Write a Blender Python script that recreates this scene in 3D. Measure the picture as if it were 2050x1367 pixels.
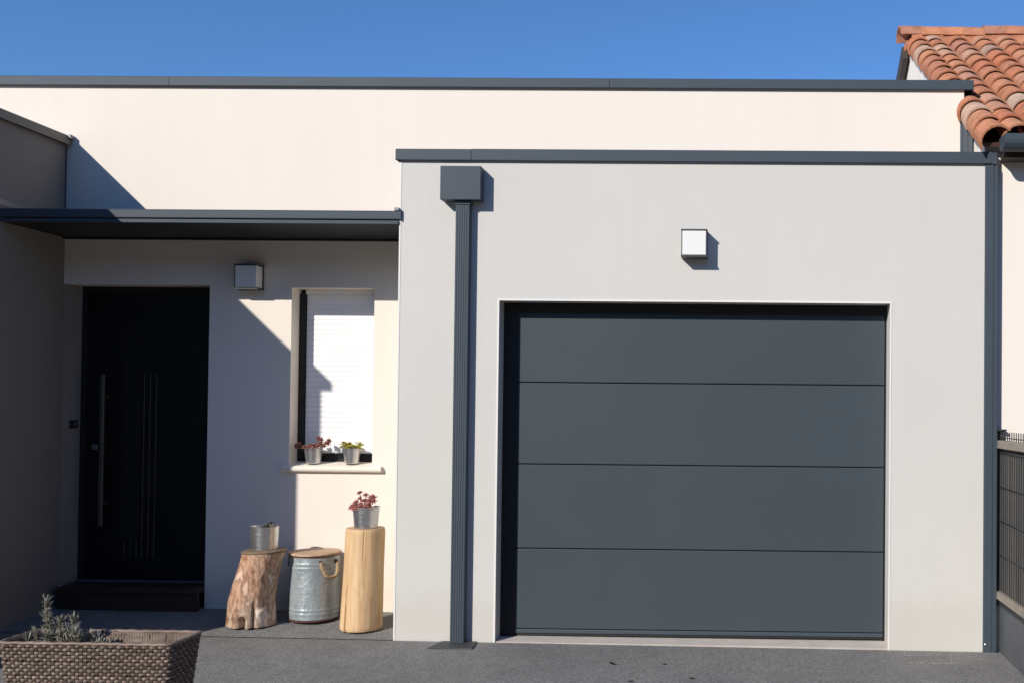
import bpy, bmesh, math, random
from mathutils import Vector, Matrix, noise
from math import sin, cos, pi, radians, sqrt, atan2

for o in list(bpy.data.objects):
    bpy.data.objects.remove(o)
S = bpy.context.scene
C = S.collection
rnd = random.Random(7)

# ---------------------------------------------------------------- camera
cd = bpy.data.cameras.new('camera')
cam = bpy.data.objects.new('camera', cd)
C.objects.link(cam)
RT = Vector((0.99984801, 0.01465356, 0.00944609))
UP = Vector((-0.00918861, -0.0175402, 0.99980394))
FW = Vector((-0.01481638, 0.99973877, 0.01740289))
cam.matrix_world = Matrix(((RT.x, UP.x, -FW.x, 0), (RT.y, UP.y, -FW.y, -6.5), (RT.z, UP.z, -FW.z, 1.43), (0, 0, 0, 1)))
cd.sensor_fit = 'HORIZONTAL'
cd.sensor_width = 36
cd.lens = 326 * 6.5 / 2050 * 36
cd.shift_x = -0.2068
cd.shift_y = 0.046
cd.clip_start = 0.05
cd.clip_end = 2000
S.camera = cam

# ---------------------------------------------------------------- sky and sun
SX, SZ = 0.69, 0.65                       # sunlight moves (SX, 1, -SZ)
sun_el = math.atan2(SZ, sqrt(1 + SX * SX))
sun_az = math.atan2(-SX, -1.0)            # from +Y towards +X
W = bpy.data.worlds.new('World')
S.world = W
W.use_nodes = True
nt = W.node_tree
nt.nodes.clear()
sky = nt.nodes.new('ShaderNodeTexSky')
sky.sky_type = 'NISHITA'
sky.sun_disc = False
sky.sun_elevation = sun_el
sky.sun_rotation = sun_az
sky.altitude = 0
sky.air_density = 1.0
sky.dust_density = 0.0
sky.ozone_density = 10.0
bg = nt.nodes.new('ShaderNodeBackground')
bg.inputs['Strength'].default_value = 0.097
wo = nt.nodes.new('ShaderNodeOutputWorld')
nt.links.new(sky.outputs[0], bg.inputs[0])
nt.links.new(bg.outputs[0], wo.inputs[0])
sd = bpy.data.lights.new('sun', 'SUN')
sd.energy = 3.35
sd.angle = radians(0.5)
sd.color = (1.0, 0.935, 0.84)
sun = bpy.data.objects.new('sun', sd)
C.objects.link(sun)
sun.rotation_euler = Vector((SX, 1, -SZ)).to_track_quat('-Z', 'Y').to_euler()
sun.location = (-6, -9, 8)
S.view_settings.view_transform = 'Standard'
S.view_settings.look = 'None'
S.view_settings.exposure = 0.5
S.view_settings.gamma = 1.0

# ---------------------------------------------------------------- materials
def ramp(t, fac, stops):
    r = t.nodes.new('ShaderNodeValToRGB')
    e = r.color_ramp.elements
    while len(e) < len(stops):
        e.new(0.5)
    for i, (p, c) in enumerate(stops):
        e[i].position = p
        e[i].color = (c[0], c[1], c[2], 1) if len(c) == 3 else c
    t.links.new(fac, r.inputs[0])
    return r.outputs[0]

def noise_tex(t, scale, detail=4, rough=0.55, vec=None, kind='ShaderNodeTexNoise'):
    n = t.nodes.new(kind)
    n.inputs['Scale'].default_value = scale
    if 'Detail' in n.inputs:
        n.inputs['Detail'].default_value = detail
    if kind == 'ShaderNodeTexNoise':
        n.inputs['Roughness'].default_value = rough
    if vec is not None:
        t.links.new(vec, n.inputs['Vector'])
    return n

def objco(t, scale=(1, 1, 1)):
    c = t.nodes.new('ShaderNodeTexCoord')
    m = t.nodes.new('ShaderNodeMapping')
    m.inputs['Scale'].default_value = scale
    t.links.new(c.outputs['Object'], m.inputs[0])
    return m.outputs[0]

def mixc(t, fac, a, b, mode='MIX'):
    m = t.nodes.new('ShaderNodeMix')
    m.data_type = 'RGBA'
    m.blend_type = mode
    for i, v in ((0, fac), (6, a), (7, b)):
        if isinstance(v, (int, float)):
            m.inputs[i].default_value = v
        elif isinstance(v, tuple):
            m.inputs[i].default_value = (v[0], v[1], v[2], 1)
        else:
            t.links.new(v, m.inputs[i])
    return m.outputs[2]

def mat(name, color, rough=0.6, metal=0.0, spec=0.5, var=0.0, vscale=3.0, bump=None, scale=(1, 1, 1)):
    m = bpy.data.materials.new(name)
    m.use_nodes = True
    t = m.node_tree
    b = t.nodes['Principled BSDF']
    b.inputs['Base Color'].default_value = (*color, 1)
    b.inputs['Roughness'].default_value = rough
    b.inputs['Metallic'].default_value = metal
    b.inputs['Specular IOR Level'].default_value = spec
    co = objco(t, scale)
    m['co'] = 1
    if var:
        n = noise_tex(t, vscale, 6, 0.6, co)
        lo = tuple(max(0, x * (1 - var)) for x in color)
        hi = tuple(x * (1 + var) for x in color)
        t.links.new(ramp(t, n.outputs[0], [(0.3, lo), (0.7, hi)]), b.inputs['Base Color'])
    if bump:
        sc, st, dist = bump
        n = noise_tex(t, sc, 3, 0.6, co)
        bu = t.nodes.new('ShaderNodeBump')
        bu.inputs['Strength'].default_value = st
        bu.inputs['Distance'].default_value = dist
        t.links.new(n.outputs[0], bu.inputs['Height'])
        t.links.new(bu.outputs[0], b.inputs['Normal'])
    return m

def bsdf(m):
    return m.node_tree, m.node_tree.nodes['Principled BSDF']

def set_bump(m, height, st, dist):
    t, b = bsdf(m)
    bu = t.nodes.new('ShaderNodeBump')
    bu.inputs['Strength'].default_value = st
    bu.inputs['Distance'].default_value = dist
    t.links.new(height, bu.inputs['Height'])
    t.links.new(bu.outputs[0], b.inputs['Normal'])

def stucco(name, color):
    """fine scraped render: faint cloudy tint, faint vertical rain streaks, sandy relief"""
    m = mat(name, color, 0.9, spec=0.2)
    t, b = bsdf(m)
    co = objco(t)
    n1 = noise_tex(t, 0.9, 5, 0.6, co)
    c1 = ramp(t, n1.outputs[0], [(0.3, tuple(x * 0.975 for x in color)), (0.7, tuple(x * 1.015 for x in color))])
    n2 = noise_tex(t, 1.0, 5, 0.6, objco(t, (7, 7, 0.35)))
    c2 = ramp(t, n2.outputs[0], [(0.35, (0.988, 0.986, 0.982)), (0.6, (1, 1, 1))])
    n3 = noise_tex(t, 320, 2, 0.6, co)
    c3 = ramp(t, n3.outputs[0], [(0.3, (0.95, 0.95, 0.95)), (0.6, (1, 1, 1))])
    # rain splash: a thin dusty band just above the paving, ragged upper edge
    g = t.nodes.new('ShaderNodeNewGeometry')
    sp = t.nodes.new('ShaderNodeSeparateXYZ')
    t.links.new(g.outputs['Position'], sp.inputs[0])
    n4 = noise_tex(t, 9, 5, 0.7, co)
    ma = t.nodes.new('ShaderNodeMath')
    ma.operation = 'MULTIPLY_ADD'
    ma.inputs[1].default_value = -0.35
    t.links.new(n4.outputs[0], ma.inputs[0])
    t.links.new(sp.outputs['Z'], ma.inputs[2])
    c4 = ramp(t, ma.outputs[0], [(0.0, (0.955, 0.935, 0.915)), (0.16, (1, 1, 1))])
    x = mixc(t, 1.0, c1, c2, 'MULTIPLY')
    x = mixc(t, 1.0, x, c3, 'MULTIPLY')
    x = mixc(t, 1.0, x, c4, 'MULTIPLY')
    t.links.new(x, b.inputs['Base Color'])
    set_bump(m, n3.outputs[0], 0.25, 0.002)
    return m

M = {}
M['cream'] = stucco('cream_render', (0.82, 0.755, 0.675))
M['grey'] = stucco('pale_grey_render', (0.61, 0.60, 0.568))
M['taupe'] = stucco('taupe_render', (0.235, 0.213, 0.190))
M['white_render'] = stucco('white_render', (0.83, 0.775, 0.70))
M['bounce_lit_metal'] = mat('bounce_lit_coping', (0.17, 0.152, 0.13), 0.55, spec=0.3)  # coping metal lightened: light bouncing onto it is put into the colour
M['bead'] = mat('white_pvc_bead', (0.74, 0.73, 0.70), 0.6)
M['anthracite'] = mat('anthracite_paint', (0.050, 0.068, 0.086), 0.55, spec=0.3, var=0.06, vscale=2.5, bump=(400, 0.05, 0.0005))
M['door_paint'] = mat('garage_door_paint', (0.047, 0.063, 0.074), 0.55, spec=0.28, var=0.05, vscale=1.6, bump=(500, 0.08, 0.0005))
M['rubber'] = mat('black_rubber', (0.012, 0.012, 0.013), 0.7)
M['black_frame'] = mat('black_aluminium', (0.012, 0.013, 0.015), 0.45, spec=0.4)
M['front_door'] = mat('black_door_lacquer', (0.005, 0.0055, 0.006), 0.42, spec=0.3)
M['glass_dark'] = mat('smoked_glass', (0.012, 0.013, 0.014), 0.14, spec=0.35)
M['steel'] = mat('brushed_steel', (0.5, 0.49, 0.46), 0.38, metal=1.0)
M['door_steel'] = mat('dull_bronze_steel', (0.16, 0.155, 0.14), 0.5, metal=0.9)
M['alu'] = mat('grey_aluminium', (0.20, 0.21, 0.22), 0.4, metal=0.6)
M['shutter'] = mat('white_shutter', (0.85, 0.85, 0.86), 0.5)
M['stone'] = mat('reconstituted_stone', (0.78, 0.71, 0.62), 0.8, var=0.03, vscale=20, bump=(200, 0.2, 0.001))
M['concrete'] = mat('pale_concrete', (0.50, 0.455, 0.41), 0.9, var=0.10, vscale=9, bump=(160, 0.4, 0.002))
M['cover_rim'] = mat('worn_cover_rim', (0.22, 0.21, 0.195), 0.85, var=0.55, vscale=22)
M['lamp_body'] = mat('lamp_grey_paint', (0.055, 0.055, 0.055), 0.5)
M['opal'] = mat('opal_diffuser', (0.78, 0.78, 0.76), 0.35)
M['brown_wood'] = mat('dark_brown_wood', (0.045, 0.024, 0.013), 0.6, var=0.3, vscale=6, scale=(1, 8, 8))
M['screw'] = mat('zinc_screw', (0.75, 0.75, 0.75), 0.3, metal=0.7)
M['plate'] = mat('dark_plate', (0.045, 0.046, 0.048), 0.6, var=0.15, vscale=14, bump=(120, 0.2, 0.001))
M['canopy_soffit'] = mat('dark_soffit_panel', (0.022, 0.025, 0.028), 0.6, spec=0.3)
M['soffit'] = mat('dark_brown_soffit', (0.05, 0.042, 0.036), 0.7)
M['soil'] = mat('potting_soil', (0.022, 0.016, 0.012), 0.95, var=0.4, vscale=60, bump=(90, 1.0, 0.01))
M['leaf_dead'] = mat('dead_leaf', (0.035, 0.024, 0.016), 0.8, var=0.3, vscale=40)
M['rope'] = mat('jute_rope', (0.42, 0.30, 0.17), 0.9, var=0.25, vscale=90, bump=(300, 0.6, 0.002))
M['blocker'] = mat('added_sky_blocker', (0.15, 0.105, 0.055), 0.95, spec=0.1, var=0.4, vscale=2.0, bump=(12, 1.0, 0.05))  # earth tone of the added, unseen sky-blocking mound
M['roof_felt'] = mat('roof_felt', (0.12, 0.12, 0.12), 0.9)

def asphalt(name, base):
    m = mat(name, base, 0.85, spec=0.3)
    t, b = bsdf(m)
    co = objco(t)
    v = noise_tex(t, 175, vec=co, kind='ShaderNodeTexVoronoi')
    sep = t.nodes.new('ShaderNodeSeparateColor')
    t.links.new(v.outputs['Color'], sep.inputs[0])
    k = lambda f: tuple(x * f for x in base)
    chips = ramp(t, sep.outputs[0], [(0.0, k(0.62)), (0.16, k(0.88)), (0.55, k(1.0)), (0.86, k(1.1)), (0.96, k(1.4)), (1.0, k(1.9))])
    v2 = noise_tex(t, 420, vec=co, kind='ShaderNodeTexVoronoi')
    sep2 = t.nodes.new('ShaderNodeSeparateColor')
    t.links.new(v2.outputs['Color'], sep2.inputs[0])
    fine = ramp(t, sep2.outputs[1], [(0.0, (0.72, 0.72, 0.72)), (0.8, (1.08, 1.08, 1.08)), (1.0, (1.35, 1.33, 1.3))])
    n = noise_tex(t, 1.3, 6, 0.65, co)
    big = ramp(t, n.outputs[0], [(0.28, (0.80, 0.80, 0.81)), (0.5, (1.0, 1.0, 1.0)), (0.72, (1.12, 1.11, 1.09))])
    n2 = noise_tex(t, 11, 5, 0.7, objco(t, (1, 0.5, 1)))
    mid = ramp(t, n2.outputs[0], [(0.3, (0.90, 0.90, 0.90)), (0.65, (1.04, 1.04, 1.04))])
    x = mixc(t, 1.0, chips, fine, 'MULTIPLY')
    x = mixc(t, 1.0, x, big, 'MULTIPLY')
    x = mixc(t, 1.0, x, mid, 'MULTIPLY')
    t.links.new(x, b.inputs['Base Color'])
    set_bump(m, v.outputs['Distance'], 0.5, 0.004)
    return m

M['asphalt'] = asphalt('grey_asphalt', (0.116, 0.115, 0.112))
M['ground'] = asphalt('ground_asphalt', (0.09, 0.089, 0.087))

def tile_mat():
    m = mat('terracotta', (0.45, 0.19, 0.11), 0.85, spec=0.25)
    t, b = bsdf(m)
    oi = t.nodes.new('ShaderNodeObjectInfo')
    base = ramp(t, oi.outputs['Random'], [(0.0, (0.50, 0.185, 0.092)), (0.25, (0.46, 0.20, 0.115)), (0.45, (0.54, 0.23, 0.118)),
                                          (0.6, (0.47, 0.25, 0.165)), (0.74, (0.40, 0.165, 0.105)), (0.88, (0.54, 0.31, 0.205)), (0.97, (0.55, 0.41, 0.31)), (1.0, (0.36, 0.22, 0.17))])
    ad = t.nodes.new('ShaderNodeVectorMath')
    ad.operation = 'SCALE'
    co = objco(t)
    cmb = t.nodes.new('ShaderNodeVectorMath')
    cmb.operation = 'ADD'
    t.links.new(oi.outputs['Location'], ad.inputs[0])
    ad.inputs['Scale'].default_value = 7.3
    t.links.new(co, cmb.inputs[0])
    t.links.new(ad.outputs[0], cmb.inputs[1])
    n = noise_tex(t, 9, 5, 0.65, cmb.outputs[0])
    patch = ramp(t, n.outputs[0], [(0.33, (0.72, 0.70, 0.70)), (0.5, (1, 1, 1)), (0.68, (1.14, 1.2, 1.25))])
    n2 = noise_tex(t, 70, 4, 0.7, cmb.outputs[0])
    sp = ramp(t, n2.outputs[0], [(0.3, (0.8, 0.8, 0.8)), (0.6, (1.05, 1.05, 1.05))])
    x = mixc(t, 1.0, base, patch, 'MULTIPLY')
    x = mixc(t, 1.0, x, sp, 'MULTIPLY')
    t.links.new(x, b.inputs['Base Color'])
    set_bump(m, n2.outputs[0], 0.35, 0.003)
    return m
M['tile'] = tile_mat()
M['deck'] = mat('roof_underlay', (0.10, 0.045, 0.03), 0.9)

def wood_old():
    m = mat('weathered_stump_wood', (0.3, 0.2, 0.14), 0.42, spec=0.5)
    t, b = bsdf(m)
    n = noise_tex(t, 6, 7, 0.6, objco(t, (2.0, 2.0, 1.0)))
    c = ramp(t, n.outputs[0], [(0.30, (0.08, 0.05, 0.034)), (0.41, (0.30, 0.185, 0.12)), (0.49, (0.52, 0.39, 0.285)), (0.56, (0.28, 0.185, 0.13)), (0.64, (0.66, 0.56, 0.46))])
    n2 = noise_tex(t, 34, 6, 0.7, objco(t, (2.5, 2.5, 0.35)))
    c2 = ramp(t, n2.outputs[0], [(0.32, (0.62, 0.58, 0.55)), (0.48, (1, 1, 1)), (0.7, (1.2, 1.17, 1.12))])
    n3 = noise_tex(t, 3.5, 3, 0.5, objco(t))
    c3 = ramp(t, n3.outputs[0], [(0.35, (1.05, 0.86, 0.76)), (0.65, (1.0, 1.06, 1.1))])
    x = mixc(t, 1.0, c, c2, 'MULTIPLY')
    x = mixc(t, 1.0, x, c3, 'MULTIPLY')
    t.links.new(x, b.inputs['Base Color'])
    set_bump(m, n2.outputs[0], 0.4, 0.003)
    return m
M['stump'] = wood_old()

def wood_pale():
    m = mat('peeled_pale_wood', (0.62, 0.43, 0.25), 0.55, spec=0.3)
    t, b = bsdf(m)
    n = noise_tex(t, 7, 6, 0.6, objco(t, (4, 4, 0.28)))
    c = ramp(t, n.outputs[0], [(0.3, (0.55, 0.345, 0.175)), (0.5, (0.67, 0.455, 0.255)), (0.7, (0.74, 0.54, 0.33))])
    n2 = noise_tex(t, 40, 6, 0.7, objco(t, (4, 4, 0.12)))
    c2 = ramp(t, n2.outputs[0], [(0.3, (0.80, 0.77, 0.72)), (0.52, (1, 1, 1)), (0.8, (1.07, 1.06, 1.04))])
    n3 = noise_tex(t, 6, 4, 0.6, objco(t, (1.6, 1.6, 0.5)))
    c3 = ramp(t, n3.outputs[0], [(0.60, (1, 1, 1)), (0.72, (0.80, 0.73, 0.62)), (0.8, (0.62, 0.53, 0.42))])
    x = mixc(t, 1.0, c, c2, 'MULTIPLY')
    x = mixc(t, 1.0, x, c3, 'MULTIPLY')
    t.links.new(x, b.inputs['Base Color'])
    set_bump(m, n2.outputs[0], 0.3, 0.003)
    return m
M['log'] = wood_pale()
M['old_grain'] = mat('weathered_end_grain', (0.20, 0.14, 0.09), 0.8, var=0.25, vscale=40, bump=(80, 0.4, 0.003))
M['endgrain'] = mat('sawn_end_grain', (0.50, 0.34, 0.20), 0.7, var=0.15, vscale=30, bump=(80, 0.3, 0.002))

def lid_wood():
    m = mat('lid_wood', (0.45, 0.30, 0.19), 0.7)
    t, b = bsdf(m)
    n = noise_tex(t, 9, 6, 0.65, objco(t, (1, 9, 9)))
    t.links.new(ramp(t, n.outputs[0], [(0.3, (0.30, 0.185, 0.11)), (0.5, (0.47, 0.315, 0.20)), (0.72, (0.58, 0.42, 0.29))]), b.inputs['Base Color'])
    set_bump(m, n.outputs[0], 0.4, 0.003)
    return m
M['lid'] = lid_wood()

def galvanised(name, base, hammered):
    m = mat(name, base, 0.42, metal=0.5 if hammered else 0.92, spec=0.5)
    t, b = bsdf(m)
    co = objco(t)
    v = noise_tex(t, 60, vec=co, kind='ShaderNodeTexVoronoi')
    sep = t.nodes.new('ShaderNodeSeparateColor')
    t.links.new(v.outputs['Color'], sep.inputs[0])
    k = lambda f: tuple(x * f for x in base)
    c = ramp(t, sep.outputs[0], [(0.0, k(0.86)), (0.5, k(1.0)), (1.0, k(1.12))])
    n = noise_tex(t, 14, 6, 0.7, objco(t, (1, 1, 0.5)))
    c2 = ramp(t, n.outputs[0], [(0.3, (0.72, 0.74, 0.76)), (0.55, (1, 1, 1))])
    t.links.new(mixc(t, 1.0, c, c2, 'MULTIPLY'), b.inputs['Base Color'])
    r = t.nodes.new('ShaderNodeMapRange')
    r.inputs['To Min'].default_value = 0.32 if hammered else 0.24
    r.inputs['To Max'].default_value = 0.55 if hammered else 0.40
    t.links.new(n.outputs[0], r.inputs['Value'])
    t.links.new(r.outputs[0], b.inputs['Roughness'])
    if hammered:
        h = noise_tex(t, 55, 1, 0.4, co)
        set_bump(m, h.outputs[0], 0.4, 0.006)
    else:
        h = noise_tex(t, 160, 2, 0.5, objco(t, (1, 1, 3)))
        set_bump(m, h.outputs[0], 0.1, 0.001)
    return m
M['galv'] = galvanised('hammered_galvanised_steel', (0.40, 0.45, 0.465), True)
M['zinc'] = galvanised('zinc_pot_steel', (0.60, 0.60, 0.60), False)
M['rust'] = mat('rusty_rim', (0.10, 0.04, 0.035), 0.7, metal=0.3, var=0.4, vscale=40)
M['tag'] = mat('pale_tag', (0.7, 0.68, 0.62), 0.7)
M['pot_print'] = mat('worn_print', (0.30, 0.31, 0.32), 0.6)

def wicker():
    m = mat('brown_wicker', (0.2, 0.15, 0.12), 0.5, spec=0.4)
    t, b = bsdf(m)
    n = noise_tex(t, 22, 4, 0.6, objco(t, (0.5, 1, 2)))
    oi = t.nodes.new('ShaderNodeObjectInfo')
    tint = ramp(t, oi.outputs['Random'], [(0, (0.78, 0.78, 0.80)), (1, (1.18, 1.14, 1.10))])
    wc = mixc(t, 1.0, tint, ramp(t, n.outputs[0], [(0.3, (0.12, 0.083, 0.062)), (0.55, (0.225, 0.168, 0.133)), (0.75, (0.34, 0.27, 0.22))]), 'MULTIPLY')
    t.links.new(wc, b.inputs['Base Color'])
    h = noise_tex(t, 200, 2, 0.5, objco(t, (0.3, 1, 3)))
    set_bump(m, h.outputs[0], 0.3, 0.001)
    return m
M['wicker'] = wicker()
M['wicker_dark'] = mat('dark_wicker_core', (0.05, 0.035, 0.027), 0.7)

def plant_mat(name, low, high, tip, rough=0.5):
    m = mat(name, low, rough, spec=0.4)
    t, b = bsdf(m)
    a = t.nodes.new('ShaderNodeAttribute')
    a.attribute_name = 'tip'
    n = noise_tex(t, 45, 3, 0.6, objco(t))
    lo = ramp(t, n.outputs[0], [(0.35, low), (0.65, high)])
    t.links.new(mixc(t, a.outputs['Fac'], lo, tip), b.inputs['Base Color'])
    b.inputs['Subsurface Weight'].default_value = 0.0
    return m
M['sed_red'] = plant_mat('red_succulent', (0.26, 0.22, 0.11), (0.50, 0.26, 0.20), (0.55, 0.18, 0.19))
M['sed_brown'] = plant_mat('brown_succulent', (0.15, 0.13, 0.07), (0.34, 0.17, 0.12), (0.36, 0.12, 0.10))
M['sed_yellow'] = plant_mat('yellow_succulent', (0.20, 0.24, 0.03), (0.42, 0.42, 0.06), (0.55, 0.46, 0.10))
M['sed_green'] = plant_mat('green_succulent', (0.04, 0.075, 0.02), (0.08, 0.11, 0.03), (0.10, 0.05, 0.03))
M['lavender'] = plant_mat('grey_green_lavender', (0.17, 0.165, 0.11), (0.26, 0.25, 0.19), (0.33, 0.32, 0.27), 0.75)
M['stem'] = mat('dry_stem', (0.14, 0.10, 0.06), 0.8)
M['fence_rail'] = mat('weathered_rail', (0.27, 0.235, 0.19), 0.8, var=0.22, vscale=16, bump=(90, 0.3, 0.002), scale=(1, 0.4, 1))
M['fence_base'] = mat('grey_fence_board', (0.085, 0.092, 0.10), 0.65, var=0.15, vscale=5, bump=(150, 0.3, 0.002))
M['wire'] = mat('anthracite_wire', (0.035, 0.04, 0.043), 0.5)

def slat_mat():
    m = mat('weathered_slat', (0.1, 0.09, 0.085), 0.75)
    t, b = bsdf(m)
    oi = t.nodes.new('ShaderNodeObjectInfo')
    base = ramp(t, oi.outputs['Random'], [(0, (0.10, 0.085, 0.078)), (0.5, (0.17, 0.145, 0.125)), (1, (0.27, 0.235, 0.20))])
    n = noise_tex(t, 30, 5, 0.6, objco(t, (1, 1, 0.1)))
    c = ramp(t, n.outputs[0], [(0.3, (0.75, 0.75, 0.75)), (0.65, (1.1, 1.1, 1.1))])
    t.links.new(mixc(t, 1.0, base, c, 'MULTIPLY'), b.inputs['Base Color'])
    return m
M['slat'] = slat_mat()

# ---------------------------------------------------------------- mesh builders
class MB:
    def __init__(s):
        s.bm = bmesh.new()
        s.tip = None
    def box(s, x0, x1, y0, y1, z0, z1, bev=0.0, seg=1):
        r = bmesh.ops.create_cube(s.bm, size=1.0)
        vs = r['verts']
        for v in vs:
            v.co = Vector(((x0 + x1) / 2 + v.co.x * (x1 - x0), (y0 + y1) / 2 + v.co.y * (y1 - y0), (z0 + z1) / 2 + v.co.z * (z1 - z0)))
        if bev:
            es = list({e for v in vs for e in v.link_edges})
            bmesh.ops.bevel(s.bm, geom=es, offset=bev, segments=seg, affect='EDGES', profile=0.5)
        return s
    def quad(s, *pts):
        s.bm.faces.new([s.bm.verts.new(p) for p in pts])
        return s
    def poly_x(s, prof, x0, x1):
        """profile of (y, z) points extruded along X"""
        a = [s.bm.verts.new((x0, y, z)) for y, z in prof]
        b = [s.bm.verts.new((x1, y, z)) for y, z in prof]
        n = len(prof)
        for i in range(n):
            s.bm.faces.new((a[i], a[(i + 1) % n], b[(i + 1) % n], b[i]))
        s.bm.faces.new(a[::-1])
        s.bm.faces.new(b)
        return s
    def poly_y(s, prof, y0, y1):
        a = [s.bm.verts.new((x, y0, z)) for x, z in prof]
        b = [s.bm.verts.new((x, y1, z)) for x, z in prof]
        n = len(prof)
        for i in range(n):
            s.bm.faces.new((a[i], a[(i + 1) % n], b[(i + 1) % n], b[i]))
        s.bm.faces.new(a[::-1])
        s.bm.faces.new(b)
        return s
    def poly_z(s, prof, z0, z1):
        a = [s.bm.verts.new((x, y, z0)) for x, y in prof]
        b = [s.bm.verts.new((x, y, z1)) for x, y in prof]
        n = len(prof)
        for i in range(n):
            s.bm.faces.new((a[i], a[(i + 1) % n], b[(i + 1) % n], b[i]))
        s.bm.faces.new(a[::-1])
        s.bm.faces.new(b)
        return s
    def lathe(s, cx, cy, prof, n=48):
        """profile of (r, z) turned round a vertical axis"""
        rings = []
        for r, z in prof:
            if r < 1e-6:
                rings.append([s.bm.verts.new((cx, cy, z))])
            else:
                rings.append([s.bm.verts.new((cx + r * cos(2 * pi * i / n), cy + r * sin(2 * pi * i / n), z)) for i in range(n)])
        for a, b in zip(rings, rings[1:]):
            for i in range(n):
                j = (i + 1) % n
                if len(a) == 1 and len(b) == 1:
                    continue
                if len(a) == 1:
                    s.bm.faces.new((a[0], b[j], b[i]))
                elif len(b) == 1:
                    s.bm.faces.new((a[i], a[j], b[0]))
                else:
                    s.bm.faces.new((a[i], a[j], b[j], b[i]))
        return s
    def tube(s, pts, r, n=6, closed=False, flat=None):
        pts = [Vector(p) for p in pts]
        m = len(pts)
        rings = []
        prev = None
        for i, p in enumerate(pts):
            if closed:
                d = pts[(i + 1) % m] - pts[i - 1]
            else:
                d = pts[min(i + 1, m - 1)] - pts[max(i - 1, 0)]
            d.normalize()
            ref = Vector((0, 0, 1)) if abs(d.z) < 0.9 else Vector((1, 0, 0))
            if prev is not None and not closed:
                ref = prev
            a = d.cross(ref)
            a.normalize()
            b = a.cross(d)
            b.normalize()
            prev = b
            rr = r[i] if isinstance(r, (list, tuple)) else r
            ra, rb = (rr, rr) if flat is None else (rr * flat[0], rr * flat[1])
            rings.append([s.bm.verts.new(p + a * ra * cos(2 * pi * k / n) + b * rb * sin(2 * pi * k / n)) for k in range(n)])
        last = m if closed else m - 1
        for i in range(last):
            A, B = rings[i], rings[(i + 1) % m]
            for k in range(n):
                s.bm.faces.new((A[k], A[(k + 1) % n], B[(k + 1) % n], B[k]))
        if not closed:
            s.bm.faces.new(rings[0][::-1])
            s.bm.faces.new(rings[-1])
        return s
    def loft(s, rings, cap_low=True, cap_high=True):
        vr = [[s.bm.verts.new(p) for p in r] for r in rings]
        n = len(vr[0])
        for a, b in zip(vr, vr[1:]):
            for i in range(n):
                s.bm.faces.new((a[i], a[(i + 1) % n], b[(i + 1) % n], b[i]))
        if cap_low:
            s.bm.faces.new(vr[0][::-1])
        if cap_high:
            s.bm.faces.new(vr[-1])
        return s
    def leaf(s, base, d, length, width, thick=0.3, droop=0.0):
        """a plump pointed leaf; the 'tip' attribute runs 0 -> 1 along it"""
        if s.tip is None:
            s.tip = s.bm.verts.layers.float.new('tip')
        d = Vector(d).normalized()
        up = Vector((0, 0, 1))
        a = d.cross(up)
        if a.length < 0.05:
            a = d.cross(Vector((1, 0, 0)))
        a.normalize()
        b = a.cross(d)
        base = Vector(base)
        st = [(0.0, 0.35), (0.4, 0.95), (0.72, 0.8)]
        rings = []
        for t, w in st:
            c = base + d * length * t - up * droop * length * t * t
            ring = []
            for k in range(4):
                an = pi / 2 * k
                v = s.bm.verts.new(c + a * (cos(an) * width * 0.5 * w) + b * (sin(an) * width * 0.5 * w * thick))
                v[s.tip] = max(0.0, (t - 0.25) * 1.4)
                ring.append(v)
            rings.append(ring)
        tip = s.bm.verts.new(base + d * length - up * droop * length)
        tip[s.tip] = 1.0
        for A, B in zip(rings, rings[1:]):
            for k in range(4):
                s.bm.faces.new((A[k], A[(k + 1) % 4], B[(k + 1) % 4], B[k]))
        for k in range(4):
            s.bm.faces.new((rings[-1][k], rings[-1][(k + 1) % 4], tip))
        return s
    def mesh(s, name, off=Vector((0, 0, 0)), smooth=None):
        bmesh.ops.recalc_face_normals(s.bm, faces=s.bm.faces)
        for v in s.bm.verts:
            v.co -= off
        me = bpy.data.meshes.new(name)
        s.bm.to_mesh(me)
        s.bm.free()
        if smooth is not None:
            for p in me.polygons:
                p.use_smooth = True
            me.set_sharp_from_angle(angle=radians(smooth))
        return me

ORIGIN = {}
def root_of(o):
    while o.parent is not None:
        o = o.parent
    return o
def tag(o, label, cat, group=None):
    o['label'] = label
    o['category'] = cat
    if group:
        o['group'] = group
    return o
def thing(name, loc, label, cat, group=None):
    o = bpy.data.objects.new(name, None)
    o.empty_display_size = 0.1
    o.location = loc
    C.objects.link(o)
    ORIGIN[o.name] = Vector(loc)
    return tag(o, label, cat, group)
def part(name, mb, m, parent, smooth=None, label=None):
    """links a mesh, given in world coordinates, as a part of parent"""
    off = ORIGIN[root_of(parent).name]
    me = mb.mesh(name, off, smooth)
    me.materials.append(M[m])
    o = bpy.data.objects.new(name, me)
    C.objects.link(o)
    o.parent = parent
    if label:
        o['label'] = label
    return o
def piece(name, me, parent, mw):
    """links shared mesh data under parent with a world matrix"""
    o = bpy.data.objects.new(name, me)
    C.objects.link(o)
    o.parent = parent
    o.matrix_basis = Matrix.Translation(-ORIGIN[root_of(parent).name]) @ mw
    return o
def single(name, mb, m, loc, label, cat, group=None, smooth=None):
    me = mb.mesh(name, Vector(loc), smooth)
    me.materials.append(M[m])
    o = bpy.data.objects.new(name, me)
    o.location = loc
    C.objects.link(o)
    return tag(o, label, cat, group)
def structure(name, mb, m):
    me = mb.mesh(name)
    me.materials.append(M[m])
    o = bpy.data.objects.new(name, me)
    C.objects.link(o)
    o['kind'] = 'structure'
    return o

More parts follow.
